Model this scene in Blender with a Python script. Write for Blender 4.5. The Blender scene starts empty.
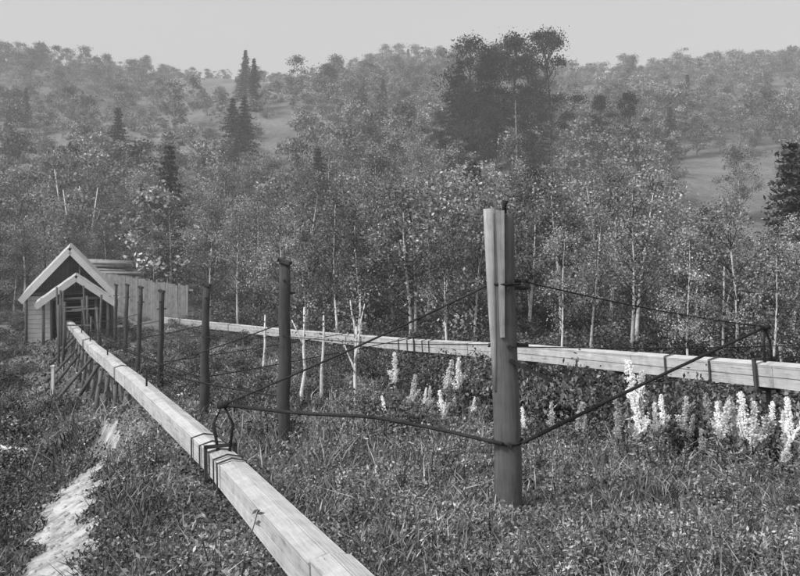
import bpy, math, random
import numpy as np
from mathutils import Vector
rng=np.random.default_rng(7); random.seed(7)
scene=bpy.context.scene
COL=scene.collection

# ---------------------------------------------------------------- materials
def newmat(name):
    m=bpy.data.materials.new(name); m.use_nodes=True
    nt=m.node_tree; nt.nodes.clear()
    out=nt.nodes.new('ShaderNodeOutputMaterial')
    return m,nt,out
def ramp(nt,pts):
    r=nt.nodes.new('ShaderNodeValToRGB')
    e=r.color_ramp.elements
    while len(e)<len(pts): e.new(0.5)
    for i,(p,c) in enumerate(pts):
        e[i].position=p; e[i].color=(c,c,c,1)
    return r
def wood_mat(name,dark,light,rough=0.85,grain=1.0):
    m,nt,out=newmat(name); L=nt.links
    at=nt.nodes.new('ShaderNodeAttribute'); at.attribute_name='wc'
    n1=nt.nodes.new('ShaderNodeTexNoise'); n1.inputs['Scale'].default_value=38*grain; n1.inputs['Detail'].default_value=6; n1.inputs['Roughness'].default_value=0.65
    n2=nt.nodes.new('ShaderNodeTexNoise'); n2.inputs['Scale'].default_value=3.5; n2.inputs['Detail'].default_value=6; n2.inputs['Roughness'].default_value=0.65
    L.new(at.outputs['Vector'],n1.inputs['Vector'])
    tc=nt.nodes.new('ShaderNodeTexCoord'); L.new(tc.outputs['Object'],n2.inputs['Vector'])
    g=nt.nodes.new('ShaderNodeNewGeometry')
    a=nt.nodes.new('ShaderNodeMath'); a.operation='MULTIPLY_ADD'; a.inputs[1].default_value=0.65; L.new(n2.outputs['Fac'],a.inputs[0]); 
    b=nt.nodes.new('ShaderNodeMath'); b.operation='MULTIPLY'; b.inputs[1].default_value=0.6; L.new(n1.outputs['Fac'],b.inputs[0]); L.new(b.outputs[0],a.inputs[2])
    c=nt.nodes.new('ShaderNodeMath'); c.operation='MULTIPLY_ADD'; c.inputs[1].default_value=0.14; L.new(g.outputs['Random Per Island'],c.inputs[0]); L.new(a.outputs[0],c.inputs[2])
    r=ramp(nt,[(0.48,dark),(0.6,dark*0.5+light*0.5),(0.9,light)])
    L.new(c.outputs[0],r.inputs[0])
    p=nt.nodes.new('ShaderNodeBsdfPrincipled'); p.inputs['Roughness'].default_value=rough
    p.inputs['Specular IOR Level'].default_value=0.2
    L.new(r.outputs[0],p.inputs['Base Color'])
    bp=nt.nodes.new('ShaderNodeBump'); bp.inputs['Strength'].default_value=0.5; bp.inputs['Distance'].default_value=0.02
    L.new(n1.outputs['Fac'],bp.inputs['Height']); L.new(bp.outputs[0],p.inputs['Normal'])
    L.new(p.outputs[0],out.inputs[0])
    return m
def leaf_mat(name,dark,light,trans=0.35):
    m,nt,out=newmat(name); L=nt.links
    g=nt.nodes.new('ShaderNodeNewGeometry')
    at=nt.nodes.new('ShaderNodeAttribute'); at.attribute_name='tone'
    oi=nt.nodes.new('ShaderNodeObjectInfo')
    r=ramp(nt,[(0.0,dark),(0.6,(dark+light)/2),(1.0,light)])
    L.new(g.outputs['Random Per Island'],r.inputs[0])
    mu=nt.nodes.new('ShaderNodeMath'); mu.operation='MULTIPLY_ADD'; mu.inputs[1].default_value=0.9; mu.inputs[2].default_value=0.55
    L.new(oi.outputs['Random'],mu.inputs[0])
    m2=nt.nodes.new('ShaderNodeMath'); m2.operation='MULTIPLY'; L.new(mu.outputs[0],m2.inputs[0]); L.new(at.outputs['Fac'],m2.inputs[1])
    mx=nt.nodes.new('ShaderNodeVectorMath'); mx.operation='SCALE'; L.new(r.outputs[0],mx.inputs[0]); L.new(m2.outputs[0],mx.inputs['Scale'])
    d=nt.nodes.new('ShaderNodeBsdfDiffuse'); L.new(mx.outputs[0],d.inputs[0])
    if trans>0:
        t=nt.nodes.new('ShaderNodeBsdfTranslucent'); L.new(mx.outputs[0],t.inputs[0])
        ms=nt.nodes.new('ShaderNodeMixShader'); ms.inputs[0].default_value=trans
        L.new(d.outputs[0],ms.inputs[1]); L.new(t.outputs[0],ms.inputs[2]); L.new(ms.outputs[0],out.inputs[0])
    else: L.new(d.outputs[0],out.inputs[0])
    return m
def noise_mat(name,dark,light,scales=(0.15,2.5,18),weights=(0.4,0.35,0.25),lo=0.35,hi=0.68,bump=0.6,bd=0.05):
    m,nt,out=newmat(name); L=nt.links
    tc=nt.nodes.new('ShaderNodeTexCoord'); prev=None
    for s,w in zip(scales,weights):
        n=nt.nodes.new('ShaderNodeTexNoise'); n.inputs['Scale'].default_value=s; n.inputs['Detail'].default_value=5; n.inputs['Roughness'].default_value=0.6
        L.new(tc.outputs['Object'],n.inputs['Vector'])
        a=nt.nodes.new('ShaderNodeMath'); a.operation='MULTIPLY_ADD'; a.inputs[1].default_value=w; L.new(n.outputs['Fac'],a.inputs[0])
        if prev is None: a.inputs[2].default_value=0
        else: L.new(prev.outputs[0],a.inputs[2])
        prev=a
    r=ramp(nt,[(lo,dark),(hi,light)]); L.new(prev.outputs[0],r.inputs[0])
    p=nt.nodes.new('ShaderNodeBsdfPrincipled'); p.inputs['Roughness'].default_value=0.95; p.inputs['Specular IOR Level'].default_value=0.1
    L.new(r.outputs[0],p.inputs['Base Color'])
    bp=nt.nodes.new('ShaderNodeBump'); bp.inputs['Strength'].default_value=bump; bp.inputs['Distance'].default_value=bd
    L.new(prev.outputs[0],bp.inputs['Height']); L.new(bp.outputs[0],p.inputs['Normal']); L.new(p.outputs[0],out.inputs[0])
    return m

M_trough=wood_mat('weathered_pale_wood',0.2,0.6)
M_roof=wood_mat('pale_roof_boards',0.30,0.6)
M_white=wood_mat('whitewashed_board',0.5,0.75)
M_dark=wood_mat('tarred_wood',0.02,0.09)
M_post=wood_mat('dark_post_wood',0.025,0.14)
M_mid=wood_mat('grey_wood',0.05,0.18)
M_pale=wood_mat('split_pale_wood',0.10,0.42)
M_iron=noise_mat('rusty_iron',0.02,0.06,scales=(5,30,90))
M_bark=noise_mat('bark',0.03,0.12,scales=(2,8,30))
M_birch=noise_mat('birch_bark',0.22,0.8,scales=(1.5,6,22),lo=0.38,hi=0.5)
M_birchdim=noise_mat('dull_birch_bark',0.07,0.42,scales=(1.5,6,22),lo=0.38,hi=0.58)
M_ground=noise_mat('meadow_ground',0.07,0.33,scales=(0.12,1.2,9))
M_path=noise_mat('trodden_sand',0.14,0.52,scales=(1.4,6,45),lo=.40,hi=.58,bd=.03)
M_leaf=leaf_mat('birch_leaves',0.09,0.46,.2)
M_leaf_dk=leaf_mat('shrub_leaves',0.04,0.25,0)
M_leaf_far=leaf_mat('distant_leaves',0.10,0.40,0)
M_needle=leaf_mat('needles',0.03,0.12,0)
M_needle_far=leaf_mat('distant_needles',0.02,0.085,0)
M_grass=leaf_mat('grass_blades',0.08,0.45,0.15)
M_fluff=leaf_mat('seed_fluff',0.8,0.95,0.35)

# ---------------------------------------------------------------- mesh builder
def unit(v): 
    v=np.asarray(v,float); return v/ (np.linalg.norm(v)+1e-9)
class B:
    def __init__(s): s.v=[];s.f=[];s.w=[];s.m=[];s.sm=[]
    def beam(s,p0,p1,w,h,mi=0,up=(0,0,1),w1=None,h1=None):
        p0=np.array(p0,float);p1=np.array(p1,float);d=p1-p0;Ln=np.linalg.norm(d);d=d/Ln
        up=np.array(up,float)
        if abs(np.dot(d,up))>0.95: up=np.array((0,1,0.)) 
        x=unit(np.cross(d,up));z=np.cross(x,d)
        w1=w if w1 is None else w1;h1=h if h1 is None else h1
        b=len(s.v);off=rng.random(3)*20
        c=min(w,h)*0.08
        for (p,ww,hh,l) in((p0,w,h,0),(p1,w1,h1,Ln)):
            for a,q in((-1,-1),(1,-1),(1,1),(-1,1)):
                for k in (0,1):
                    ax=a*(ww/2-(c if (k==0)==(a*q>0) else 0)); qz=q*(hh/2-(0 if (k==0)==(a*q>0) else c))
                    s.v.append(p+x*ax+z*qz); s.w.append(off+np.array((ax,l*0.05,qz)))
        n=8
        for i in range(n):
            j=(i+1)%n
            s.f.append((b+i,b+j,b+n+j,b+n+i));s.m.append(mi);s.sm.append(False)
        s.f.append(tuple(b+i for i in range(n))[::-1]);s.m.append(mi);s.sm.append(False)
        s.f.append(tuple(b+n+i for i in range(n)));s.m.append(mi);s.sm.append(False)
    def tube(s,pts,rad,n=8,mi=0,jit=0.0,smooth=True):
        pts=[np.array(p,float) for p in pts];b=len(s.v);off=rng.random(3)*20;l=0
        ja=1+rng.normal(0,jit,n) if jit else np.ones(n)
        for i,p in enumerate(pts):
            d=unit(pts[min(i+1,len(pts)-1)]-pts[max(i-1,0)])
            u=np.array((0,0,1.)) if abs(d[2])<0.9 else np.array((1.,0,0))
            x=unit(np.cross(d,u));y=np.cross(d,x)
            if i: l+=np.linalg.norm(p-pts[i-1])
            for k in range(n):
                a=2*math.pi*k/n; r=rad[i]*ja[k]*(1+(rng.normal(0,jit*0.4) if jit else 0))
                q=x*math.cos(a)*r+y*math.sin(a)*r
                s.v.append(p+q);s.w.append(off+np.array((math.cos(a)*r,l*0.05,math.sin(a)*r)))
        for i in range(len(pts)-1):
            for k in range(n):
                j=(k+1)%n
                s.f.append((b+i*n+k,b+i*n+j,b+(i+1)*n+j,b+(i+1)*n+k));s.m.append(mi);s.sm.append(smooth)
        s.f.append(tuple(b+k for k in range(n))[::-1]);s.m.append(mi);s.sm.append(False)
        e=b+(len(pts)-1)*n
        s.f.append(tuple(e+k for k in range(n)));s.m.append(mi);s.sm.append(False)
    def mesh(s,name,mats,leaves=None,tones=None,lmi=0):
        me=bpy.data.meshes.new(name)
        nv=len(s.v)
        V=np.array(s.v).reshape(-1,3)
        me_f=list(s.f)
        if leaves is not None: LV=leaves.reshape(-1,3)
        else: LV=np.zeros((0,3))
        nl=len(LV)//4
        loops=[i for f in me_f for i in f]
        tot=[len(f) for f in me_f]
        allV=np.vstack([V,LV]) if nv else LV
        LI=np.concatenate([np.array(loops,int),np.arange(nl*4)+nv]) if loops else np.arange(nl*4)+nv
        T=np.concatenate([np.array(tot,int),np.full(nl,4)]) if tot else np.full(nl,4)
        ST=np.concatenate([[0],np.cumsum(T)[:-1]])
        me.vertices.add(len(allV));me.vertices.foreach_set('co',allV.astype(np.float32).ravel())
        me.loops.add(len(LI));me.loops.foreach_set('vertex_index',LI.astype(np.int32))
        me.polygons.add(len(T));me.polygons.foreach_set('loop_start',ST.astype(np.int32))
        try: me.polygons.foreach_set('loop_total',T.astype(np.int32))
        except Exception: pass
        me.polygons.foreach_set('material_index',np.array(s.m+[lmi]*nl,dtype=np.int32))
        me.polygons.foreach_set('use_smooth',np.array(s.sm+[False]*nl,dtype=bool))
        me.update(calc_edges=True)
        a=me.attributes.new('wc','FLOAT_VECTOR','POINT')
        W=np.vstack([np.array(s.w).reshape(-1,3),np.zeros((nl*4,3))]) if nv else np.zeros((nl*4,3))
        a.data.foreach_set('vector',W.astype(np.float32).ravel())
        t=me.attributes.new('tone','FLOAT','POINT')
        tt=np.ones(len(allV));
        if tones is not None and nl: tt[nv:]=np.repeat(tones,4)
        t.data.foreach_set('value',tt.astype(np.float32))
        for m in mats: me.materials.append(m)
        return me
def obj(name,me,loc=(0,0,0),rot=(0,0,0),sc=(1,1,1),parent=None):
    o=bpy.data.objects.new(name,me);o.location=loc;o.rotation_euler=rot;o.scale=sc
    COL.objects.link(o)
    if parent: o.parent=parent
    return o
def quads(P,size,asp=0.6,upb=0.4):
    n=len(P)
    N=rng.normal(size=(n,3));N[:,2]+=upb*1.5
    N/=np.linalg.norm(N,axis=1)[:,None]
    A=np.cross(N,rng.normal(size=(n,3)));A/=np.linalg.norm(A,axis=1)[:,None]
    C=np.cross(N,A)
    s=(size*(0.6+0.8*rng.random(n)))[:,None]
    return np.stack([P-A*s*0.5,P+C*s*asp*0.5,P+A*s*0.5,P-C*s*asp*0.5],axis=1)

# ---------------------------------------------------------------- terrain
PY=np.array([-80,-30,0,5,8.9,14,20,25,30,45,60,75,100,125,150,200,260,290,340,500,900.])
PZ=np.array([1.5,-0.4,-1.75,-2.55,-3.2,-4.15,-5.1,-5.55,-6.0,-6.95,-7.6,-6.0,0.5,6.5,12.5,27.,44,48,50.5,52.,55.])
fy=np.linspace(-80,900,9801);fz=np.interp(fy,PY,PZ)
ker=np.hanning(31);ker/=ker.sum()
fz2=np.convolve(np.pad(fz,15,mode='edge'),ker,'valid')
ker=np.hanning(241);ker/=ker.sum()
fz3=np.convolve(np.pad(fz,120,mode='edge'),ker,'valid')
wbl=np.clip((fy-55)/20,0,1);fz2=fz2*(1-wbl)+fz3*wbl
P1=[(3.1,-4,-1.25),(1.35,0.5,-1.8),(-0.5,5.6,-2.56),(-2.25,10,-3.1),(-5.7,17,-3.55),(-9.6,25,-4.2),(-18.4,44.4,-6.0)]
P2=[(11.5,-1,-1.3),(8.6,6.5,-1.9),(6.2,13,-2.62),(3.6,19.8,-3.45),(0.68,27,-4.42),(-4.75,38,-5.7),(-16.2,55,-7.25)]
P1a=np.array(P1);P2a=np.array(P2)
def x1(y): return np.interp(y,P1a[:,1],P1a[:,0])
def x2(y): return np.interp(y,P2a[:,1],P2a[:,0])
def sm(t): t=np.clip(t,0,1);return t*t*(3-2*t)
def H(x,y):
    x=np.asarray(x,float);y=np.asarray(y,float)
    z=np.interp(y,fy,fz2)
    d=x-x1(y)
    near=1-sm((y-25)/20)
    z=z-0.85*sm((-0.2-d)/3.0)*near
    gx=x-(5.5+0.1*(y-20)); z=z-0.9*np.exp(-((y-22)/5)**2)*sm((x-1)/4)
    tgt=np.interp(y,P1a[:,1],P1a[:,2])-.24
    wgt=np.exp(-(d/0.75)**4)*(1-sm((y-15.0)/3.5))
    z=z+(tgt-z)*wgt
    h=sm((y-65)/80)
    z=z+h*(1.9*np.sin(x*0.045+1.1)+1.3*np.sin(x*0.09+y*0.05)+1.4*np.sin(y*0.06-x*0.03+2))
    z=z+h*5*np.exp(-((x+38)/22)**2-((y-165)/35)**2)
    z=z+(0.06*np.sin(x*1.7+y*0.6)*np.sin(y*1.3-x*0.4)+0.03*np.sin(x*4.1)*np.sin(y*3.7))*(1-.8*wgt)
    return z
ys=np.concatenate([np.linspace(-80,3,40),np.linspace(3.3,40,190),np.linspace(40.8,120,110),np.linspace(122,340,110),np.linspace(350,900,40)])
xs=np.concatenate([-np.geomspace(700,22,60),np.linspace(-21,21,180),np.geomspace(22,700,60)])
X,Y=np.meshgrid(xs,ys);Z=H(X,Y)
me=bpy.data.meshes.new('ground')
nx,ny=len(xs),len(ys)
idx=np.arange(nx*ny).reshape(ny,nx)
F=np.stack([idx[:-1,:-1],idx[:-1,1:],idx[1:,1:],idx[1:,:-1]],-1).reshape(-1,4)
me.vertices.add(nx*ny);me.vertices.foreach_set('co',np.stack([X,Y,Z],-1).astype(np.float32).ravel())
me.loops.add(F.size);me.loops.foreach_set('vertex_index',F.ravel().astype(np.int32))
me.polygons.add(len(F));me.polygons.foreach_set('loop_start',(np.arange(len(F))*4).astype(np.int32))
me.polygons.foreach_set('use_smooth',np.ones(len(F),bool))
me.update(calc_edges=True);me.materials.append(M_ground)
obj('ground',me)

# ---------------------------------------------------------------- footpath
pc=np.array([(-3.3,6.5),(-3.6,8.2),(-4.0,9.6),(-4.75,11.4),(-5.0,12.6),(-5.1,14.0),(-6.2,17)])
pw=[0.72,0.62,0.4,0.46,0.3,0.14,0.05]
yl=np.linspace(6.5,17,230)
pxl=np.interp(yl,pc[:,1],pc[:,0]);k9=np.hanning(31);k9/=k9.sum();pxl=np.convolve(np.pad(pxl,15,mode='edge'),k9,'valid')
pxl=pxl+.07*np.sin(yl*2.3)+.03*np.sin(yl*6)
wdl=np.interp(yl,pc[:,1],pw)
def PX(y): return np.interp(y,yl,pxl)
K=19;b=B()
for i,yv in enumerate(yl):
    for k in range(K):
        f=k/(K-1)*2-1;xx=pxl[i]+f*wdl[i]*1.35
        b.v.append(np.array((xx,yv,float(H(xx,yv))+0.02)));b.w.append(np.zeros(3))
def en(x,y): return math.sin(x*7+y*3.1)*.5+math.sin(y*5.3-x*9)*.35+math.sin(x*19+1)*math.sin(y*14)*.45
for i in range(len(yl)-1):
    for k in range(K-1):
        f=abs((k+.5)/(K-1)*2-1);v_=b.v[i*K+k]
        e=en(v_[0],v_[1])
        if f<.74+.28*e:
            b.f.append((i*K+k,i*K+k+1,(i+1)*K+k+1,(i+1)*K+k));b.m.append(0);b.sm.append(True)
obj('footpath',b.mesh('footpath',[M_path]))
b=B()
for i in range(260):
    y=6.6+rng.random()*8;x=PX(y)+rng.normal(0,.6)*np.interp(y,pc[:,1],pw);z=float(H(x,y))+.01;r=rng.uniform(.012,.05)
    b.tube([(x,y,z),(x+r*.1,y,z+r*.5),(x,y,z+r*.95)],[r,r*.9,r*.35],6,jit=.15)
obj('path_stones',b.mesh('stones',[M_path]))

# ---------------------------------------------------------------- conduits
def resample(P,step):
    P=np.array(P,float);out=[P[0]]
    for a,c in zip(P[:-1],P[1:]):
        n=max(1,int(round(np.linalg.norm(c-a)/step)))
        for i in range(1,n+1): out.append(a+(c-a)*i/n)
    return out
def conduit(name,P,w,h,bands,trestle,mat_legs,step=3.4,rl=1.0):
    root=obj(name,None)
    pts=resample(P,step);b=B()
    for i,(a,c) in enumerate(zip(pts[:-1],pts[1:])):
        d=unit(c-a);s=unit(np.cross(d,(0,0,1)));u=np.cross(s,d)
        j=rng.normal(0,0.006,2)
        a2=a+s*j[0]+u*j[1];c2=c+s*j[0]+u*j[1]-d*0.008
        for sg in(-1,1):
            for q,hh in((-0.26,0.5),(0.24,0.47)):
                b.beam(a2+s*sg*(w/2-0.02)+u*h*q,c2+s*sg*(w/2-0.02)+u*h*q,0.045,h*hh-0.004,up=u)
            t_=unit(u+s*sg*.2)
            b.beam(a2+s*sg*w*0.262+u*(h/2+0.022),c2+s*sg*w*0.262+u*(h/2+0.022),w*0.535,0.04,up=t_)
        b.beam(a2-u*(h/2-0.02),c2-u*(h/2-0.02),w-0.09,0.04,up=u)
    obj('planks',b.mesh('planks',[M_trough]),parent=root)
    b=B()
    Pa=np.array(P)
    for (yy,big) in bands:
        p=np.array([np.interp(yy,Pa[:,1],Pa[:,0]),yy,np.interp(yy,Pa[:,1],Pa[:,2])])
        k=int(np.searchsorted(Pa[:,1],yy));k=min(max(k,1),len(Pa)-1)
        d=unit(Pa[k]-Pa[k-1]);s=unit(np.cross(d,(0,0,1)));u=np.cross(s,d)
        t=0.04 if big else 0.014; bw=0.065 if big else 0.04
        W=w/2+0.022;T=h/2+0.045
        hs=h/2+.03
        for sg in(-1,1): b.beam(p+s*sg*(W+t/2)-u*(T+t+0.05*big),p+s*sg*(W+t/2)+u*(hs-.012+(.1 if big else 0)),bw,t,up=s)
        if big: b.beam(p-s*(W+0.04)+u*(T+.03+t/2),p+s*(W+0.04)+u*(T+.03+t/2),bw,t,up=u)
        else:
            for sg in(-1,1): b.beam(p+u*(hs+.045),p+s*sg*(W+t)+u*(hs+.0),bw,.014,up=u)
        b.beam(p-s*(W+0.05*big)-u*(T+t/2),p+s*(W+0.05*big)-u*(T+t/2),bw,t,up=u)
    obj('clamps',b.mesh('clamps',[M_dark]),parent=root)
    b=B()
    for yy in trestle:
        p=np.array([np.interp(yy,Pa[:,1],Pa[:,0]),yy,np.interp(yy,Pa[:,1],Pa[:,2])])
        k=int(np.searchsorted(Pa[:,1],yy));k=min(max(k,1),len(Pa)-1)
        d=unit(Pa[k]-Pa[k-1]);s=unit(np.cross(d,(0,0,1)))
        zt=p[2]-h/2-0.07
        hh=zt-float(H(p[0],p[1]))
        b.tube([p-s*w*.62+(0,0,zt-p[2]),p+s*w*.62+(0,0,zt-p[2])],[0.055*rl,0.05*rl],7,jit=0.05)
        for sg in(-1,1):
            top=p+s*sg*w*.42;top[2]=zt
            ft=p+s*sg*(w*.42+0.12*max(hh,0.1));ft[2]=float(H(ft[0],ft[1]))-0.2
            b.tube([ft,(ft+top)/2+rng.normal(0,0.02,3),top],[0.065*rl,0.06*rl,0.055*rl],7,jit=0.05)
        if hh>0.9:
            a=p-s*0.35;c=p+s*0.3;a[2]=zt-0.2;c[2]=zt-hh*0.8
            b.beam(a,c,0.08,0.03,up=d)
    obj('trestle',b.mesh('trestle',[mat_legs]),parent=root)
    return root
conduit('wooden_conduit',P1,0.28,0.25,[(9.2,0),(9.45,0),(9.95,1),(10.35,0),(10.8,0),(18.5,0),(27,0),(27.4,0),(35,0)],
        [15.2,16.8,18.6,20,21.4,23,24.6,26.2,28,30,32,34,36,38,40.5,43],M_mid)
conduit('wooden_conduit',P2,0.38,0.34,[(10.6,0),(11.2,0),(11.9,0),(13.3,1),(14.3,0),(15.4,0),(25.9,0),(26.4,0),(27.0,1),(27.5,0),(28.1,0),(37,0),(45,0)],
        [1,4,7,10,13.4,17,20.5,24,27.8,31,34,37,41,45,49,53],M_post,rl=.8)

# ---------------------------------------------------------------- posts
posts=[(-2.03,14,3.35,.25),(-4.93,20,3.3,.2),(-7.5,25,3.2,.19),(-9.85,30,3.3,.18),(-12.4,36,3.2,.18),(-14.6,41,3.1,.18)]
for (px,py,h,w) in posts:
    root=obj('support_post',None,(px,py,float(H(px,py))))
    b=B()
    n=9;ln=rng.normal(0,0.06,2)
    pts=[(ln[0]*t+rng.normal(0,.009),ln[1]*t+rng.normal(0,.006),-0.4+(h+0.4)*t) for t in np.linspace(0,1,n)]
    b.tube(pts,list(np.linspace(w/2*1.08,w/2*0.85,n)*(1+rng.normal(0,.04,n))),9,jit=0.09)
    obj('shaft',b.mesh('shaft',[M_dark]),parent=root)
    b=B();b.beam((ln[0]-.01,ln[1],h-.01),(ln[0]+.01,ln[1],h+0.05),w*1.05,w*1.0)
    b.beam((ln[0]-w*.75,ln[1],h-0.55),(ln[0]+w*.75,ln[1],h-0.53),0.04,0.04)
    b.tube([(ln[0],-w*.7,h-0.3),(ln[0],w*.7,h-0.3)],[.02,.02],6)
    obj('cap_and_bolts',b.mesh('cap',[M_dark]),parent=root)
gx,gy=1.22,8.9;gz=float(H(gx,gy))
root=obj('bracing_post',None,(gx,gy,gz))
tz=0.07-gz
b=B()
pts=[(-0.08*t+0.01*math.sin(6*t),0,-0.4+(tz+.35)*t) for t in np.linspace(0,1,12)]
b.tube(pts,list(np.linspace(.158,.135,12)),10,jit=0.06)
obj('shaft',b.mesh('shaft',[M_post]),parent=root)
b=B()
b.tube([(-0.165,-0.07,1.35),(-0.185,-0.07,1.9),(-0.205,-0.06,2.5),(-0.235,-0.05,tz)],[.025,.045,.06,.068],7,jit=0.1)
b.beam((-0.1,-0.155,1.95),(-0.125,-0.155,tz-.02),0.05,0.03,up=(0,1,0),w1=.09)
obj('split_slab',b.mesh('slab',[M_pale]),parent=root)
b=B()
b.tube([(-0.06,0,tz-.08),(-0.06,0,tz+.04),(-0.05,0,tz+.09)],[.03,.025,.04],7)
for zz in (2.56,2.48,1.85,0.78):
    b.tube([(-0.24,-0.05,zz),(0.2,-0.05,zz)],[.022,.022],6)
    b.tube([(-0.03,-0.22,zz),(-0.03,0.2,zz)],[.026,.026],6)
for zz,o_ in((2.53,-.055),(0.78,-.02)):
    b.tube([(o_+.168*math.cos(a),.168*math.sin(a),zz) for a in np.linspace(0,2*math.pi,17)],[.016]*17,5)
b.beam((-0.02,-0.15,1.7),(0.42,-0.3,1.5),0.04,0.035)
obj('ironwork',b.mesh('iron',[M_iron]),parent=root)
def sag(a,c,s,n=14):
    a=np.array(a,float);c=np.array(c,float)
    return [a+(c-a)*t-np.array((0,0,4*s*t*(1-t))) for t in np.linspace(0,1,n)]
Lend=(-2.2,9.95,-2.36);Rend=(6.05,13.25,-1.86)
root=obj('tie_rods',None)
b=B()
def rod(a,c,r,s=0.0,jit=0):
    p=sag(a,c,s);b.tube(p,[r]*len(p),6)
rod((gx-0.12,gy-.1,gz+2.58),Lend,.014,0.03)
rod((gx+0.12,gy-.1,gz+2.56),(6.0,13.2,-1.84),.009,0.05)
P_=np.array([(-2.2,9.95,-2.36),(-1.3,9.7,-2.40),(-.3,9.35,-2.36),(.45,9.1,-2.44),(gx-.1,gy-.18,gz+.79)])
ti=np.linspace(0,4,21)
pp=[np.array([np.interp(t,range(5),P_[:,k]) for k in range(3)]) for t in ti]
pp=[pp[0]]+[(pp[i-1]+pp[i]*2+pp[i+1])/4 for i in range(1,20)]+[pp[-1]]
b.tube(pp,[.022]*21,7,jit=0.06)
rod((gx+.12,gy-.16,gz+.80),Rend,.022,-0.02)
b.tube([(-2.25,9.95,-3.0),(-2.32,9.95,-2.6),(-2.2,9.95,-2.34),(-2.08,9.95,-2.6),(-2.12,9.95,-2.95)],[.02]*5,6)
b.tube([(6.05,13.25,-2.5),(6.02,13.25,-2.1),Rend],[.022]*3,6)
b.tube([(6.2,13.3,-2.5),(6.15,13.3,-2.1),Rend],[.02]*3,6)
for e in(Lend,Rend): b.tube([np.array(e)-(0.07,0,0.01),np.array(e)+(0.07,0,0.01)],[.045,.045],8)
rod((gx,gy-.17,gz+1.85),(7.6,12.5,-1.95),.007,0.06)
tops=[(gx,gy,gz+1.85)]+[(q[0],q[1]-.1,float(H(q[0],q[1]))+q[2]*.62) for q in posts]
for a,c in zip(tops[:-1],tops[1:]): rod(a,c,.007,0.05)
for i in(0,1,2,3):
    q=posts[i];z=float(H(q[0],q[1]))
    yy=q[1]+1.2;lx=float(x1(yy));lz=float(np.interp(yy,P1a[:,1],P1a[:,2]))+.5
    rod((q[0],q[1],z+2.3),(lx,yy,lz),.012,0.03);rod((q[0],q[1],z+1.0),(lx,yy,lz),.016,0.04)
    b.tube([(lx,yy,lz),(lx,yy,lz-.45)],[.02,.02],5)
    if 0<i<3:
        y3=q[1]+6;rx=float(x2(y3));rz=float(np.interp(y3,P2a[:,1],P2a[:,2]))+.45
        rod((q[0],q[1],z+1.0),(rx,y3,rz),.014,0.04);b.tube([(rx,y3,rz),(rx,y3,rz-.35)],[.02,.02],5)
obj('rods',b.mesh('rods',[M_iron]),parent=root)

# ---------------------------------------------------------------- shed
root=obj('gabled_shed',None,(-18.15,44,-7.15),(0,0,math.atan2(.4,1)),(.93,.93,1))
hw=2.35;ez=2.95;rz=5.35;Ld=6.5
def gable_roof(b,cx,y0,y1,half,ze,zr,over=0.35,nb=9):
    for sg in(-1,1):
        sl=np.array((sg*half,0,ze-zr));Ls=np.linalg.norm(sl);u=sl/Ls;nrm=np.array((sg*abs(u[2]),0,abs(u[0])))
        Lt=Ls+over;k=nb
        for i in range(k):
            c=np.array((cx,0,zr))+u*(Lt*(i+.5)/k)+nrm*(0.05+0.01*(i%2))
            a=c.copy();a[1]=y0+rng.normal(0,.02);e=c.copy();e[1]=y1
            b.beam(a,e,Lt/k+0.03,0.035,up=nrm)
def barge(b,cx,y,half,ze,zr,wd,over=0.4):
    for sg in(-1,1):
        sl=unit((sg*half,0,ze-zr));a=np.array((cx+sg*0.02,y,zr+0.02));L_=math.hypot(half,zr-ze)+over
        b.beam(a-np.array((0,0,wd*.5)),a+sl*L_-np.array((0,0,wd*.5)),0.05,wd,up=(0,0,1))
b=B();gable_roof(b,0,-0.5,Ld+.3,hw,ez,rz);gable_roof(b,.35,-2.5,-.56,1.75,2.75,3.95,nb=6)
obj('roof',b.mesh('roof',[M_roof]),parent=root)
b=B();barge(b,0,-0.55,hw,ez,rz,.34);barge(b,.35,-2.56,1.75,2.75,3.95,.3);barge(b,0,Ld+.35,hw,ez,rz,.25)
obj('barge_boards',b.mesh('barge',[M_white]),parent=root)
b=B()
for i in range(11):
    z=.13+i*.25
    b.beam((-hw,0,z),(-1.05,0,z),.09,.235,1)
    b.beam((-hw,.06,z),(-hw,Ld,z),.09,.235)
    b.beam((hw,.06,z),(hw,Ld,z),.09,.235) if i>3 else None
    b.beam((-hw+.06,Ld-.05,z),(hw-.06,Ld-.05,z),.08,.235)
n=18
for yy in(0.0,Ld-.05):
    for i in range(n):
        x=-hw+.13+(2*hw-.26)*i/(n-1);zt=rz-(rz-ez)*abs(x)/hw-.12
        if zt>ez-.2+.1: b.beam((x,yy,ez-.12),(x,yy,zt),.04,.235,0,up=(1,0,0))
obj('walls',b.mesh('walls',[M_dark,M_white]),parent=root)
b=B()
for x,y,h in[(-hw,-.05,2.9),(-1.0,-.05,2.9),(.9,-.05,2.9),(hw,-.05,2.9),(-1.35,-2.3,2.85),(2.05,-2.3,2.85),(2.05,-1.1,2.85),(hw,2.2,2.9),(hw,4.4,2.9),(1.4,-2.2,2.8)]:
    b.tube([(x,y,-.5),(x,y,h)],[.09,.08],7,jit=.05)
b.beam((-1.5,-2.3,2.75),(2.2,-2.3,2.75),.12,.14);b.beam((-hw-.1,-.14,2.9),(hw+.1,-.14,2.9),.12,.14)
b.beam((2.1,-2.36,.1),(.95,-2.36,2.0),.08,.08);b.beam((-1.35,-2.3,2.6),(-1.35,-.1,2.7),.1,.12);b.beam((2.05,-2.3,2.6),(2.05,-.1,2.7),.1,.12)
obj('frame',b.mesh('frame',[M_post]),parent=root)
root=obj('pole_staging',None);b=B()
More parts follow.
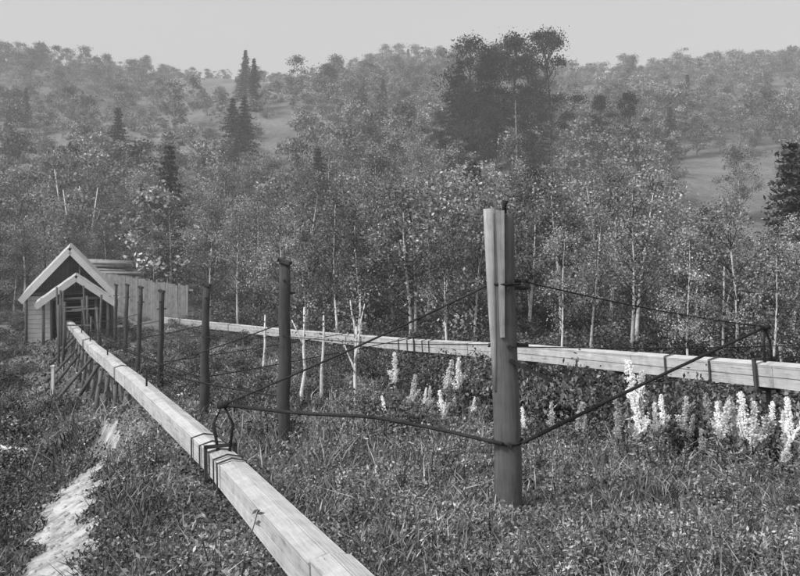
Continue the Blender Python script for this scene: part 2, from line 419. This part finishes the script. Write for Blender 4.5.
for i in range(16):
    y=31+i*.8+rng.normal(0,.2);x=float(x1(y))+ (0.75 if i%2 else -0.7)+rng.normal(0,.1);z=float(H(x,y))
    h=rng.uniform(1.9,3.1)
    b.tube([(x,y,z-.2),(x+rng.normal(0,.12),y,z+h)],[.06,.045],6)
    if i%2 and i>1: b.beam((x,y,z+h*.8),(x-1.4,y+.7,z+h*.75),.06,.06)
for i in range(9):
    y=20.5+i*1.9;x=float(x1(y));z=float(np.interp(y,P1a[:,1],P1a[:,2]))-.2
    sx=-1.0 if i%3 else .9
    q=(x+sx-rng.random()*.5,y-.5+rng.random());b.tube([(q[0],q[1],float(H(*q))-.1),(x-.1,y,z)],[.06,.05],6)
obj('poles',b.mesh('poles',[M_post]),parent=root)

root=obj('plank_fence',None);b=B()
for i in range(35):
    x=-21.2+i*.19;y=57-.05*i;z=float(H(x,y))
    b.beam((x,y,z-.1),(x+rng.normal(0,.01),y,-4.15-.022*i+rng.normal(0,.05)),.17,.03,up=(0,1,0))
for z in(-4.9,-6.6): b.beam((-21.3,57.08,z),(-14.3,55.3,z-.3),.06,.12)
obj('boards',b.mesh('boards',[M_pale]),parent=root)
root=obj('lumber_stack',None);b=B()
for r in range(17):
    for i in range(5):
        x=-21.4+rng.normal(0,.25)-.02*r;y=59.5+i*.24;z=-7.5+r*.245
        b.tube([(x-2.2,y,z+rng.normal(0,.05)+.08),(x+1.4+rng.normal(0,.6),y+.2,z+rng.normal(0,.05)-.07)],[.12,.09],7,jit=.06)
obj('logs',b.mesh('logs',[M_pale]),parent=root)
b=B();
b.tube([(-9.9,17.6,float(H(-9.9,17.6))+.55),(-8.8,17,float(H(-8.8,17))+.5),(-7.6,16.4,float(H(-7.6,16.4))+.3)],[.11,.1,.08],8,jit=.05)
obj('fallen_log',b.mesh('fallen_log',[M_white]))
b=B();x,y=-11.3,26;z=float(H(x,y));b.beam((x,y,z-.2),(x+.03,y,z+.95),.11,.11,w1=.09,h1=.09);b.beam((x+.03,y,z+.95),(x+.03,y,z+1.0),.13,.13)
obj('marker_stake',b.mesh('stake',[M_white]))

# ---------------------------------------------------------------- trees
def broadleaf(name,seed,Ht,R,ncl,nl,ls,mats,lo=.22,trunkr=None,sig=.5,limb=.38,flat=.62):
    global rng
    st=rng;rng=np.random.default_rng(seed)
    b=B();tr=trunkr or Ht*.012
    lean=rng.normal(0,.04,2)*Ht;nseg=7
    def tp(t): return np.array((lean[0]*t*t+.12*math.sin(5*t+seed),lean[1]*t*t+.1*math.sin(4*t+2*seed),Ht*.93*t))-np.array((.12*math.sin(seed),.1*math.sin(2*seed),0))
    b.tube([tp(t)-(np.array((0,0,.3)) if t==0 else 0) for t in np.linspace(0,1,nseg)],list(np.linspace(tr,tr*.15,nseg)),6,mi=0)
    P=[];T=[]
    for i in range(ncl):
        t=lo+(1-lo)*rng.random()**.85
        q=(t-lo)/(1-lo)
        env=R*(math.sin(math.pi*min(1,(q*.82+.14)))**.75)
        rr=env*math.sqrt(rng.random())*(.9+.35*rng.random());a=rng.random()*2*math.pi
        base=tp(t);c=base+np.array((rr*math.cos(a),rr*math.sin(a),0));c[2]=Ht*t
        if rr>.25*R or i%3==0:
            t0=max(lo*.7,t-rr/Ht*.9);s0=tp(t0);mid=(s0+c)/2+np.array((0,0,-.05*rr))
            b.tube([s0,mid,c],[tr*limb*(1-t0*.6),tr*limb*.55,tr*.06],4,mi=2)
        s_=sig*(.65+.7*rng.random());m=int(nl*(.5+rng.random()))
        p=c+rng.normal(size=(m,3))*np.array((s_,s_,s_*flat));P.append(p)
        tn=.5+1.0*rng.random();T.append(np.full(m,tn))
    P=np.vstack(P);T=np.concatenate(T);k=P[:,2]>.15;P=P[k];T=T[k]
    Q=quads(P,ls,.7)
    me=b.mesh(name,[mats[0],mats[1],M_bark],Q,T,1);rng=st
    return me
def spruce(name,seed,Ht,R,mats,nq=1.0,ls=.3,lo=.05):
    global rng
    st=rng;rng=np.random.default_rng(seed);b=B()
    b.tube([(0,0,-.3),(0.03,0,Ht*.5),(0,0,Ht)],[Ht*.014,Ht*.009,.01],6,mi=0)
    P=[];z=Ht*lo
    while z<Ht*.98:
        q=(z/Ht);r0=R*(1-q)**.85*(.7+.6*rng.random())+.12;nb=7 if q<.8 else 5;a0=rng.random()*6
        for k in range(nb):
            a=a0+k*2*math.pi/nb+rng.normal(0,.2);r=r0*(.55+.65*rng.random())
            e=np.array((math.cos(a)*r,math.sin(a)*r,z-.22*r));s0=np.array((0,0,z))
            if r>.6: b.tube([s0,(s0+e)/2+(0,0,-.02),e],[.03,.02,.008],3,mi=0)
            m=int((14+26*r)*nq);f=rng.random(m)**.7
            p=s0+(e-s0)*f[:,None]+rng.normal(size=(m,3))*np.array((.16,.16,.09))*(.5+.3*r)
            P.append(p)
        z+=max(.25,.055*Ht*(1-.45*q))
    P=np.vstack(P);T=.7+.6*rng.random(len(P))
    me=b.mesh(name,mats,quads(P,ls,.45,.2),T,1);rng=st;return me
def shrub(name,seed,Ht,R,ncl,nl,ls,mats):
    global rng
    st=rng;rng=np.random.default_rng(seed);b=B();P=[];T=[]
    for i in range(ncl):
        a=rng.random()*6.28;r=R*math.sqrt(rng.random());h=Ht*(.25+.7*rng.random())*(1-.45*(r/R)**2)
        c=np.array((r*math.cos(a),r*math.sin(a),h))
        b.tube([(r*.2*math.cos(a),r*.2*math.sin(a),-.1),c*.55+np.array((0,0,.1)),c],[.025,.015,.005],4,mi=0)
        m=int(nl*(.5+rng.random()));P.append(c+rng.normal(size=(m,3))*np.array((.26,.26,.2))*Ht*.45)
        T.append(np.full(m,.6+.8*rng.random()))
    P=np.vstack(P);T=np.concatenate(T);k=P[:,2]>0;
    me=b.mesh(name,mats,quads(P[k],ls,.6),T[k],1);rng=st;return me

near_birch=[broadleaf('birch',20+i,8.2+.5*(i%3),1.5+.2*(i%4),44,120,.115,[M_birch,M_leaf],lo=.32,sig=.36,trunkr=.105) for i in range(6)]
mid_tree=[broadleaf('mid',60+i,8,2.2,44,130,.15,[M_birch if i%2 else M_bark,M_leaf],lo=.17,sig=.42) for i in range(5)]
far_tree=[broadleaf('far',90+i,7.5,2.0+.3*(i%3),26,80,.25,[M_birchdim,M_leaf_far],lo=.12,sig=.42) for i in range(7)]
far_shrub=[shrub('fshrub',120+i,2.4,1.7,14,75,.2,[M_bark,M_leaf_far]) for i in range(3)]
far_spruce=[spruce('fspruce',130+i,11,2.7,[M_bark,M_needle_far],1.1,.28) for i in range(3)]
pines=[broadleaf('pine',140+i,17,2.9+.4*i,42,190,.25,[M_bark,M_needle_far],lo=.26,trunkr=.28,sig=.68,flat=.5) for i in range(5)]
tall_spruce=[spruce('tspruce',170+i,17,3.8,[M_bark,M_needle_far],1.2,.28,lo=.12) for i in range(2)]
near_spruce=[spruce('nspruce',150+i,8,1.9,[M_bark,M_needle],1.2,.2) for i in range(2)]
shrubs=[shrub('shrub',160+i,1.3,1.0,16,100,.085,[M_bark,M_leaf_dk]) for i in range(5)]

def jgrid(x0,x1v,y0,y1v,s):
    out=[]
    y=y0
    while y<y1v:
        x=x0
        while x<x1v:
            out.append((x+rng.uniform(-.48,.48)*s,y+rng.uniform(-.48,.48)*s));x+=s
        y+=s
    return out
cnt=0
for (x,y) in jgrid(-40,45,27,64,3.6):
    if abs(x)>0.62*y+6: continue
    if x<x2(y)+3.0 and y<57: continue
    if y<36 and x<9: continue
    if y<58 and x<-13: continue
    if -27<x<-11 and y<63: continue
    if .34<x/y<.47 and y>44: continue
    z=float(H(x,y));s=rng.uniform(.55,1.12)
    if .34<x/y<.5: s=min(s,.72)
    r=rng.random()
    if r<.03: m,nm=random.choice(near_spruce),'spruce_tree'
    else: m,nm=(random.choice(near_birch),'birch_tree') if r<.66 else (random.choice(mid_tree),'broadleaf_tree')
    if nm=='broadleaf_tree': s*=.88
    obj(nm,m,(x,y,z),(0,0,rng.random()*6.28),(s*1.08,s*1.08,s*rng.uniform(.9,1.1)));cnt+=1
for (u,y,s) in [(285,43,.85),(308,46,.95),(338,41,.9),(362,40,.75),(392,42,.9),(415,40,1.0),(447,35,.7),(475,37,.85),(560,30,.6),(590,31,.7),(690,27,.6),(770,25,.62),(238,49,.9),(210,53,.95)]:
    x=(u-400)/800*y;obj('birch_tree',random.choice(near_birch),(x,y,float(H(x,y))),(0,0,rng.random()*6),(s*.9,s*.9,s))
obj('spruce_tree',near_spruce[1],(19.6,40,float(H(19.6,40))),(0,0,2),(1.5,1.5,1.3))
for (x,y) in [(-31,52),(-34,58),(-29,60),(-26,64),(-38,62),(-23.5,36),(-27,44),(-20.5,67),(-36,50)]:
    m=random.choice(mid_tree);s=rng.uniform(.5,.8);obj('broadleaf_tree',m,(x,y,float(H(x,y))),(0,0,rng.random()*6),(s,s,s))
for (u,y,top,kd) in [(470,112,38,0),(488,118,46,0),(512,110,34,0),(452,112,72,1),(551,116,30,0),(474,104,84,0),(440,110,112,0),(520,100,118,0),(460,108,56,1),(541,114,88,1),(500,106,58,0),(526,114,56,0),(434,102,160,0),(493,100,110,0),(482,110,62,1),(505,112,92,1),(462,100,128,0),(536,104,132,0),(602,112,96,0),(628,114,92,0)]:
    x=(u-400)/800*y;z=float(H(x,y));h=(215-top)/800*y-z
    s=h/17;obj('spruce_tree' if kd else 'pine_tree',random.choice(tall_spruce if kd else pines),(x,y,z),(0,0,rng.random()*6),(s*.88,s*.88,s))
x,y=13.6,95;b=B();b.tube([(0,0,-.3),(.25,0,7),(.1,0,13.5)],[.14,.1,.03],6)
for k in range(9):
    z=6+k*.8;a=rng.random()*6;l=rng.uniform(.4,1.3);b.tube([(.15,0,z),(.15+math.cos(a)*l,math.sin(a)*l,z+.3)],[.035,.01],4)
obj('dead_tree',b.mesh('dead',[M_birchdim]),(x,y,float(H(x,y))))
forest=obj('hillside_forest',None)
def sector(x,y,a,b_): return a<x/y<b_
for y0,y1v,s in((62,110,4.6),(110,170,5.3),(170,290,6.2)):
    for (x,y) in jgrid(-175,175,y0,y1v,s):
        if abs(x)>.6*y+8: continue
        q=x/y
        if 58<y<142 and .345<q<.49 and rng.random()<.98: continue
        if 228<y<285 and -.28<q<-.09 and rng.random()<.97: continue
        if 232<y<285 and .17<q<.27 and rng.random()<.97: continue
        left=q<-.1 and 100<y<215
        if left and rng.random()<.18: continue
        z=float(H(x,y));r=rng.random();sc=rng.uniform(.5,1.3)
        if y>200 and (-.31<q<-.06 or .15<q<.28): sc*=.58
        if left and r<.58: m=random.choice(far_shrub);sc*=1.25
        elif r>.965 and y<200: m=random.choice(far_spruce);sc*=.95
        elif y<95 and r<.6: m=random.choice(mid_tree);sc*=.9
        else: m=random.choice(far_tree)
        obj('tree',m,(x,y,z),(0,0,rng.random()*6.28),(sc*rng.uniform(.9,1.3),sc,sc*rng.uniform(.85,1.15)),forest);cnt+=1
for (x,y) in jgrid(-190,190,288,302,4.0):
    z=float(H(x,y));sc=rng.uniform(.45,1.05)*(1.3 if x>60 else .9)
    if sector(x,y,-.27,-.1): sc*=.8
    m=random.choice(far_spruce if rng.random()<.03 else far_tree)
    obj('tree',m,(x,y,z),(0,0,rng.random()*6),(sc*1.15,sc*1.15,sc),forest)
ug=obj('undergrowth_shrubs',None)
def clear(x,y,s):
    if abs(x-x1(y))<.6+.8*s and y<44: return False
    if y<18 and x<x1(y) and abs(x-PX(y))<.5+1.0*s: return False
    return True
for (x,y) in jgrid(-42,45,6,66,1.5):
    if abs(x)>.6*y+3: continue
    dr=x-x2(y)
    if y<12 and x>x1(y)-1: continue
    p=.12
    if y>20: p=.5
    if x>1.5 and y>14.5: p=.75
    if x<x1(y)-1.3: p=.75
    if dr>-1.8 and y>12.5: p=.9
    if dr>2 and y>25: p=.85
    if -22<x<-13 and 40<y<57: p=.15
    if rng.random()>p: continue
    s=rng.uniform(.4,.95)*(1.5 if dr>2.5 and y>22 else .8)
    if -9<dr<.8: s=min(s,.65)
    if x<x1(y) and y<13: s*=.7
    if not clear(x,y,s): continue
    obj('shrub',random.choice(shrubs),(x,y,float(H(x,y))-.05),(0,0,rng.random()*6),(s*1.2,s*1.2,s),ug)
for y in np.arange(9,52,.55):
    for dd in(-.75,.1):
        x=float(x2(y))+dd+rng.normal(0,.15);z=float(H(x,y))
        zc=float(np.interp(y,P2a[:,1],P2a[:,2]))-.12
        hmax=(zc-z)/1.25
        s=hmax*rng.uniform(.65,1.05) if dd<0 else hmax*.7
        s=max(.25,s)
        obj('shrub',random.choice(shrubs),(x,y,z-.05),(0,0,rng.random()*6),(max(.5,s*.8),max(.5,s*.8),s),ug)

def sapling(x,y,h,forks):
    b=B();z=float(H(x,y));
    def wob(p,q,r0,r1,n=6):
        p=np.array(p,float);q=np.array(q,float)
        pts=[p+(q-p)*t+(rng.normal(0,.02,3) if 0<t<1 else 0) for t in np.linspace(0,1,n)]
        b.tube(pts,list(np.linspace(r0,r1,n)),6)
    wob((0,0,-.2),(.05,0,h),.06,.026)
    P=[np.array((0.05,0,h+.1))+rng.normal(size=(160,3))*(.3,.3,.35)]
    for f in forks:
        wob(f[0],f[1],.035,.014,4);P.append(np.array(f[1])+rng.normal(size=(90,3))*.22)
    P=np.vstack(P)
    obj('birch_sapling',b.mesh('sapling',[M_birch,M_leaf],quads(P,.08),np.ones(len(P)),1),(x,y,z))
sapling(-2.72,22.3,2.75,[((0.02,0,1.7),(-.3,0,2.4))])
sapling(-2.2,22.5,2.5,[])
sapling(-1.25,22,2.2,[((0,0,1.2),(.28,0,2.8)),((0.02,0,.9),(-.3,.1,1.7)),((.02,0,1.9),(-.12,0,2.9))])
sapling(-4.6,27,2.4,[]);sapling(11.7,29,4.2,[((0,0,2),(.3,0,3.4))]);sapling(-1.6,31,3.,[])
for (u,y) in [(85,75),(92,76),(76,74),(50,95),(44,96),(66,84)]:
    x=(u-400)/800*y;z=float(H(x,y));b=B()
    lx=rng.choice([-1,1])*1.2
    b.tube([(0,0,-.3),(lx*.5,0,4),(lx,0,8.2)],[.12,.09,.03],6)
    b.tube([(lx*.5,0,4),(lx*.5+.8,0,6)],[.05,.015],4)
    obj('dead_tree',b.mesh('dead',[M_birch]),(x,y,z))

# ---------------------------------------------------------------- seed plumes
def plume(seed):
    global rng
    st=rng;rng=np.random.default_rng(seed);b=B();h=1.3
    bx,by=rng.normal(0,.06,2)
    b.tube([(0,0,-.05),(.02,0,.6),(.05+bx,.01+by,h)],[.012,.009,.004],5,mi=0)
    m=560;t=rng.random(m)**.85;rad=(.06+.022*np.sin(t*17+seed))*(1-t)**.45+.012;a=rng.random(m)*6.28
    Pf=np.stack([.03+bx*t+.02+np.cos(a)*rad*rng.random(m),by*t+np.sin(a)*rad*rng.random(m),.66+.64*t],1)+rng.normal(0,.012,(m,3))
    for k in range(3):
        a=rng.random()*6.28;mm=70;tt_=rng.random(mm);hh_=rng.uniform(.15,.35);Pf=np.vstack([Pf,np.stack([.03+math.cos(a)*.14*tt_,math.sin(a)*.14*tt_,.55+hh_*tt_+.1],1)+rng.normal(0,.018,(mm,3))])
        b.tube([(0.02,0,.5),(.03+math.cos(a)*.14,math.sin(a)*.14,.65+hh_)],[.006,.003],4,mi=0)
    Qf=quads(Pf,.034,.75,0)
    ml=90;z=rng.random(ml)*.7;a=rng.random(ml)*6.28;Pl=np.stack([np.cos(a)*.09,np.sin(a)*.09,z],1)
    Ql=quads(Pl,.12,.25,0)
    me=b.mesh('plume',[M_bark,M_fluff,M_leaf],np.concatenate([Qf,Ql]),np.concatenate([.8+.3*rng.random(len(Qf)),np.ones(ml)]),1)
    mi=np.zeros(len(me.polygons),np.int32);me.polygons.foreach_get('material_index',mi);mi[-ml:]=2;me.polygons.foreach_set('material_index',mi)
    rng=st;return me
plumes=[plume(200+i) for i in range(7)]
def gy_at(u,v):
    for y in np.arange(5,60,.1):
        if H((u-400)/800*y,y)>-(v-215)/800*y: return y
    return 30
cl=[(392,415),(432,428),(443,425),(461,418),(403,428),(527,435),(560,452),(613,455),(637,460),(651,462),(660,458),(600,445),(572,440),(585,450),(644,470),(627,460),(665,465),(701,460),(735,472),(741,480),(752,478),(770,485),(785,488),(794,480),(725,462),(688,460),(548,440),(540,438),(616,466),(700,472),(775,470),(760,465),(426,415),(470,430),(655,474),(672,460),(590,462),(512,422),(480,420),(790,495),(765,492),(748,470),(780,478),(797,474),(633,468),(415,432),(436,436),(450,432),(385,430),(530,448),(580,458),(718,470),(708,480)]
for (u,v) in cl:
    y=gy_at(u,v+rng.normal(0,3));x=(u-400)/800*y+rng.normal(0,.08);s=rng.uniform(.4,.9)
    if (u in(651,443,392,637,461)): s=1.2
    obj('willowherb_plant',random.choice(plumes),(x,y,float(H(x,y))),(rng.normal(0,.1),rng.normal(0,.1),rng.random()*6),(s*1.1,s*1.1,s))

# ---------------------------------------------------------------- meadow
def field(n,y0,y1v,fx):
    u=rng.random(n);y=1/(1/y0+(1/y1v-1/y0)*u)
    x=(rng.random(n)*2-1)*(fx*y+1.5);return x,y
def pathmask(x,y,f=.7):
    w=np.interp(y,pc[:,1],pw)
    return (np.abs(x-PX(y))<w*f*(1+.3*np.sin(y*7+x*4)))&(y<17)
def patch(x,y): return .5+.25*np.sin(x*.9+2*np.sin(y*.7))+.25*np.sin(y*1.1+1.7*np.sin(x*.8+1))
def hmul(x,y):
    d=x-x1(y)
    m=(1-.75*np.exp(-((d+.1)/.6)**2)*(y<16))
    m=m*np.interp(y,[5,10,14],[.5,.65,1.0])
    m=m*(1-.7*np.exp(-(((x-gx)/.8)**2+((y-gy+.8)/.9)**2)))
    m=m*np.where((d<-1)&(y<22),1.5,1)
    m=m*(1-.65*np.exp(-((x-PX(y))/.7)**2)*(y<15))
    return m
nt_=7000
tx,ty=field(nt_,4.2,48,.58)
cidx=rng.integers(0,nt_,140000)
sp=.05+.012*ty[cidx]
x=tx[cidx]+rng.normal(0,1,len(cidx))*sp;y=ty[cidx]+rng.normal(0,1,len(cidx))*sp
ct=rng.random(nt_);ch=rng.random(nt_)**2.5
k=~pathmask(x,y)&(y>3.8)&(patch(x*2.3+5,y*2.1)+.5*rng.random(len(x))>.45);x=x[k];y=y[k];ci=cidx[k];n=len(x)
z=H(x,y);pt=patch(x*1.4,y*1.4)
h=(.05+.36*rng.random(n)*(.15+.5*pt+1.1*ch[ci]))*(1+y*.012)*hmul(x,y)
w=.005+.0010*y
a=rng.random(n)*6.28;lean=(np.stack([x-tx[ci],y-ty[ci]],1)/sp[k][:,None]*.35+rng.normal(0,.45,(n,2)))*h[:,None]
base=np.stack([x,y,z-.02],1);dx=np.stack([np.cos(a)*w,np.sin(a)*w,np.zeros(n)],1)
top=base+np.stack([lean[:,0],lean[:,1],h],1);mid=base+np.stack([lean[:,0]*.35,lean[:,1]*.35,h*.55],1)
Q=np.stack([base-dx*.5,mid-dx*.6,top,mid+dx*.6],1)
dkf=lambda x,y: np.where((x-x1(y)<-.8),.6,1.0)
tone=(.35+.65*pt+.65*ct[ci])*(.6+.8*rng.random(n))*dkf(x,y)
x,y=field(300000,4.3,50,.58);k=~pathmask(x,y);x=x[k];y=y[k];n2=len(x)
pt2=patch(x*1.7+3,y*1.7)*.55+.45*patch(x*4.1,y*4.3+1)
hh=rng.random(n2)*(.03+.55*pt2**2.2)*hmul(x,y)
P=np.stack([x,y,H(x,y)+hh],1)
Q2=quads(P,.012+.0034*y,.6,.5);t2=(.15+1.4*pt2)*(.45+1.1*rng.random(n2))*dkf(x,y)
b=B()
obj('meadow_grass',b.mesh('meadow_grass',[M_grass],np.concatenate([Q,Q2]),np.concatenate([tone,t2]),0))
def weed(seed):
    global rng
    st=rng;rng=np.random.default_rng(seed);b=B();P=[]
    for k in range(5):
        a=rng.random()*6.28;r=.12*rng.random();hh=rng.uniform(.3,.62);l=rng.normal(0,.1,2)
        b.tube([(r*math.cos(a),r*math.sin(a),-.05),(r*math.cos(a)+l[0]*.4,r*math.sin(a)+l[1]*.4,hh*.5),(r*math.cos(a)+l[0],r*math.sin(a)+l[1],hh)],[.006,.005,.003],4)
        m=44;t=rng.random(m);P.append(np.stack([r*math.cos(a)+l[0]*t**1.5,r*math.sin(a)+l[1]*t**1.5,hh*t],1)+rng.normal(0,1,(m,3))*(.05,.05,.02)*(1.2-.7*t)[:,None])
    P=np.vstack(P);me=b.mesh('weed',[M_bark,M_grass],quads(P,.05,.4,.3),.8+.5*rng.random(len(P)),1);rng=st;return me
weeds=[weed(300+i) for i in range(6)]
wr=obj('tall_weeds',None)
x,y=field(2200,5.5,26,.56)
for xi,yi in zip(x,y):
    if pathmask(xi,yi,1.6) or abs(xi-x1(yi))<.6 or ((xi-gx)**2+(yi-gy+.6)**2<.9): continue
    if patch(xi*1.3+1,yi*1.3)<.6*rng.random()+.3: continue
    s=rng.uniform(.35,1.1)*(.7 if yi<10 and xi>x1(yi) else 1)
    obj('weed',random.choice(weeds),(xi,yi,float(H(xi,yi))),(0,0,rng.random()*6),(s*1.2,s*1.2,s),wr)

# ---------------------------------------------------------------- light haze lying over the valley
mm,nt,out=newmat('valley_haze')
vs=nt.nodes.new('ShaderNodeVolumeScatter');vs.inputs['Color'].default_value=(1,1,1,1);vs.inputs['Density'].default_value=.0018
nt.links.new(vs.outputs[0],out.inputs['Volume'])
hx=[(-400,18,-20),(400,18,-20),(400,420,-20),(-400,420,-20),(-400,18,85),(400,18,85),(400,420,85),(-400,420,85)]
me=bpy.data.meshes.new('valley_haze');me.from_pydata(hx,[],[(3,2,1,0),(4,5,6,7),(0,1,5,4),(1,2,6,5),(2,3,7,6),(3,0,4,7)]);me.materials.append(mm)
obj('valley_haze',me)

sd=unit((-.72,-.42,.9))
el=math.asin(sd[2]);az=math.atan2(sd[0],sd[1])
w=bpy.data.worlds.new('World');scene.world=w;w.use_nodes=True;nt=w.node_tree;nt.nodes.clear()
sky=nt.nodes.new('ShaderNodeTexSky');sky.sky_type='NISHITA';sky.sun_disc=False;sky.sun_elevation=el;sky.sun_rotation=az
sky.dust_density=4
bw=nt.nodes.new('ShaderNodeRGBToBW')
hz=nt.nodes.new('ShaderNodeMath');hz.operation='MULTIPLY_ADD';hz.inputs[1].default_value=1.1;hz.inputs[2].default_value=2.9
bg=nt.nodes.new('ShaderNodeBackground');bg.inputs[1].default_value=.12
o=nt.nodes.new('ShaderNodeOutputWorld')
nt.links.new(sky.outputs[0],bw.inputs[0]);nt.links.new(bw.outputs[0],hz.inputs[0]);nt.links.new(hz.outputs[0],bg.inputs[0]);nt.links.new(bg.outputs[0],o.inputs[0])
ld=bpy.data.lights.new('sun','SUN');ld.energy=2.4;ld.angle=math.radians(9);ld.color=(1,1,1)
lo=bpy.data.objects.new('sun',ld);COL.objects.link(lo);lo.rotation_euler=Vector(-sd).to_track_quat('-Z','Y').to_euler()
cd=bpy.data.cameras.new('camera');cd.lens=36;cd.sensor_width=36;cd.shift_y=-73/800;cd.clip_end=3000
co=bpy.data.objects.new('camera',cd);COL.objects.link(co);co.location=(0,0,0);co.rotation_euler=(math.radians(90),0,0)
scene.camera=co
scene.view_settings.view_transform='Standard';scene.view_settings.look='None';scene.view_settings.exposure=0
print('trees',cnt)
